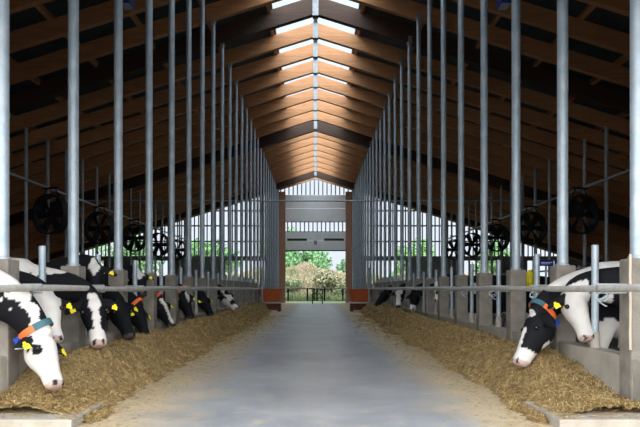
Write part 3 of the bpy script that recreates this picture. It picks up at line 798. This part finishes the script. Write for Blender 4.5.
for sg, side in ((-1, 'left'), (1, 'right')):
    root = empty('tipping_skip', (sg * 2.06, 28.6, 0))
    b = MB(); sec = [(.62, .60, 1.02), (.66, .62, 1.06), (.66, .60, 1.0), (.50, .46, .46), (.46, .42, .42)]
    rings = []
    for hx, hy, z in ((.36, .36, .44), (.40, .38, .48), (.53, .52, .98), (.565, .55, .98), (.565, .55, 1.03), (.51, .5, 1.03), (.38, .36, .52), (.3, .3, .50)):
        rings.append([Vector((-hx, -hy, z)), Vector((hx, -hy, z)), Vector((hx, hy, z)), Vector((-hx, hy, z))])
    b.loft(rings); b.build('hopper', M['orange'], root)
    b = MB(); b.box((0, 0, .24), (.92, .80, .34), bevel=.02); b.build('base_frame', M['maroon'], root)
    for xx in (-.4, .4):
        for yy in (-.33, .33): b = MB(); b.box((xx, yy, .04), (.12, .12, .10)); b.build('foot', M['black'], root)
    b = MB(); b.box((0, -.43, .40), (1.12, .05, .06)); b.build('fork_bar', M['rail'], root)
    tag(root, 'rust-orange tipping skip at the far end of the %s feed row' % side, 'skip', 'orange skips at the far end')

# ------------------------------------------------------------------ outside: bank, dry grass, trees
def bank_h(x, y):
    t = smoothstep(52, 60, y); return (1.95 + .65 * math.exp(-((x + 1.6) / 3.4) ** 2) + .35 * noise.noise(Vector((x * .2, y * .1, 2)))) * t + .6 * noise.noise(Vector((x * .6, y * .6, 0))) * t
xs = np.linspace(-45, 45, 110); ys = np.linspace(51, 72, 34)
V = np.array([(x, y, bank_h(x, y) - .02) for y in ys for x in xs]); nx = len(xs)
i, j = np.meshgrid(np.arange(len(ys) - 1), np.arange(nx - 1), indexing='ij'); a = (i * nx + j).ravel()
o = tinted_mesh('bank', V, np.stack([a, a + 1, a + 1 + nx, a + nx], 1), np.tile([.4, .35, .2], (len(V), 1)), M['bank']); tag(o, 'earth bank beyond the far doorway', kind='structure')
N = 42000
x = rng.normal(0, 9, N); x = np.where(np.abs(x) > 40, 0, x); y = rng.uniform(51.5, 66, N); z = np.array([bank_h(p, q) for p, q in zip(x, y)])
clump = np.array([noise.noise(Vector((p * .45, q * .45, 8))) for p, q in zip(x, y)])
hgt = np.clip(.45 + .6 * clump, .15, 1.0)
P = np.stack([x, y, z + hgt * .42], 1)
base = np.array([[.62, .51, .36], [.54, .45, .30], [.68, .59, .44], [.40, .42, .24], [.60, .46, .36]])
cc = base[rng.integers(0, 5, N)] * rng.uniform(.75, 1.1, (N, 1))
gm = (y < 53.5); cc[gm] = cc[gm] * .4 + np.array([.16, .30, .09]) * .6
g2 = np.array([noise.noise(Vector((p * .6, q * .6, 31))) for p, q in zip(x, y)]) > .02; cc[g2] = cc[g2] * .45 + np.array([.17, .27, .11]) * .55; cc *= .8
Vs, Fs, Cs = strands(P, hgt, .016, .45, cc, 1.1)
tag(tinted_mesh('dry_grass', Vs, Fs, Cs, M['leafy']), 'tall dry tan grass covering the bank beyond the far doorway', 'grass', kind='stuff')

def make_tree(name, x, y, z0, h, r, col, label, seed, n=5200, group='trees beyond the barn'):
    rg = np.random.default_rng(seed)
    root = empty(name, (x, y, z0))
    b = MB(); b.tube([(0, 0, -.3), (.1, 0, h * .3), (.0, .1, h * .65)], [.22, .16, .07], 8)
    for k in range(5):
        a = 2 * PI * k / 5 + seed; b.tube([(0.05, .02, h * .3 + .1 * k), (r * .5 * math.cos(a), r * .5 * math.sin(a), h * .6)], [.08, .03], 6)
    b.build('trunk', M['bark'], root, True)
    nb = 16
    bc = np.stack([rg.normal(0, r * .42, nb), rg.normal(0, r * .42, nb), h * .58 + rg.normal(0, h * .2, nb)], 1); br = rg.uniform(.32, .6, nb) * r
    w = rg.integers(0, nb, n); dv = rg.normal(0, 1, (n, 3)); dv /= np.linalg.norm(dv, axis=1)[:, None]
    C = bc[w] + dv * (br[w] * rg.uniform(.55, 1.05, n))[:, None]
    C[:, 2] = np.maximum(C[:, 2], .25)
    a = rg.normal(0, 1, (n, 3)); a /= np.linalg.norm(a, axis=1)[:, None]; c = np.cross(a, dv); c /= np.linalg.norm(c, axis=1)[:, None] + 1e-6
    s = rg.uniform(.12, .26, (n, 1)) * min(1, .15 + r / 2.4)
    Vt = np.stack([C - a * s, C + c * s * .6, C + a * s, C - c * s * .6], 1).reshape(-1, 3)
    Ft = np.arange(n)[:, None] * 4 + np.array([[0, 1, 2, 3]])
    ct = np.array(col) * rg.uniform(.7, 1.3, (n, 1)) + rg.normal(0, .012, (n, 3))
    tinted_mesh('crown', Vt, Ft, np.repeat(np.clip(ct, .01, 1), 4, 0), M['leafy'], root)
    tag(root, label, 'tree', group)
make_tree('broadleaf_tree', -3.6, 66, 1.6, 4.6, 2.6, (.15, .30, .13), 'bushy green tree at the left of the far doorway view', 1)
make_tree('broadleaf_tree', -.3, 71, 1.6, 4.3, 1.7, (.19, .36, .18), 'rounded green tree in the middle of the far doorway view', 2)
make_tree('broadleaf_tree', 3.75, 72, 1.3, 3.2, .9, (.17, .33, .18), 'smaller green tree at the right edge of the far doorway view', 3)
for x, y, h, r, c, l, sd in ((-2.3, 54.6, 1.5, .95, (.30, .36, .20), 'pale green shrub low on the bank, left in the far doorway', 11), (1.2, 55.2, 1.7, 1.1, (.36, .36, .22), 'straw-coloured shrub on the bank, middle of the far doorway', 12),
                             (2.9, 54.4, 1.3, .8, (.28, .36, .18), 'small green shrub low on the bank, right in the far doorway', 13)):
    make_tree('shrub', x, y, bank_h(x, y) - .1, h, r, c, l, sd, 3500, 'shrubs on the bank')
make_tree('broadleaf_tree', -11.5, 68, 1.3, 5.2, 2.4, (.14, .28, .12), 'green tree seen through the slats left of the far doorway', 4, 4000)
make_tree('broadleaf_tree', 10.8, 68, 1.3, 5.4, 2.2, (.15, .29, .12), 'green tree seen through the slats right of the far doorway', 5, 4000)
make_tree('broadleaf_tree', -21, 70, 1.3, 5.0, 2.8, (.12, .24, .10), 'green tree behind the slats at the far left', 6, 3000)
make_tree('broadleaf_tree', 20, 70, 1.3, 5.0, 2.8, (.12, .24, .10), 'green tree behind the slats at the far right', 7, 3000)

# ------------------------------------------------------------------ daylight
wd = bpy.data.worlds.new('overcast_sky'); SC.world = wd; wd.use_nodes = True
nt = wd.node_tree; bg = nt.nodes['Background']
tc = nt.nodes.new('ShaderNodeTexCoord'); sx = nt.nodes.new('ShaderNodeSeparateXYZ'); nt.links.new(tc.outputs['Generated'], sx.inputs['Vector'])
# thin overcast, boosted behind the camera to light the barn, dimmer towards far end
rp = nt.nodes.new('ShaderNodeValToRGB'); els = rp.color_ramp.elements
els[0].position = .0; els[0].color = (1.0, .99, .97, 1)
els[1].position = 1.0; els[1].color = (.125, .138, .154, 1)
for pos, c in ((.30, (.82, .85, .88)), (.5, (.46, .50, .55)), (.72, (.175, .195, .22))):
    e = els.new(pos); e.color = (*c, 1)
mr = nt.nodes.new('ShaderNodeMapRange'); mr.inputs['From Min'].default_value = -1; mr.inputs['From Max'].default_value = 1
nt.links.new(sx.outputs['Y'], mr.inputs['Value']); nt.links.new(mr.outputs[0], rp.inputs['Fac'])
nt.links.new(rp.outputs['Color'], bg.inputs['Color']); bg.inputs['Strength'].default_value = 2.4
# ------------------------------------------------------------------ camera
cam = bpy.data.cameras.new('camera'); co_ = bpy.data.objects.new('camera', cam); COL.objects.link(co_)
co_.location = (0, 0, EYE); co_.rotation_euler = (PI / 2, 0, 0)
cam.sensor_width = 36; cam.lens = 36 * 620 / 640
cam.shift_x = 4.5 / 640; cam.shift_y = (288.5 - 213.5) / 640
cam.clip_end = 400
SC.camera = co_
SC.view_settings.view_transform = 'Standard'; SC.view_settings.look = 'None'
SC.view_settings.gamma = 1; SC.view_settings.use_curve_mapping = False
SC.view_settings.exposure = 1.45
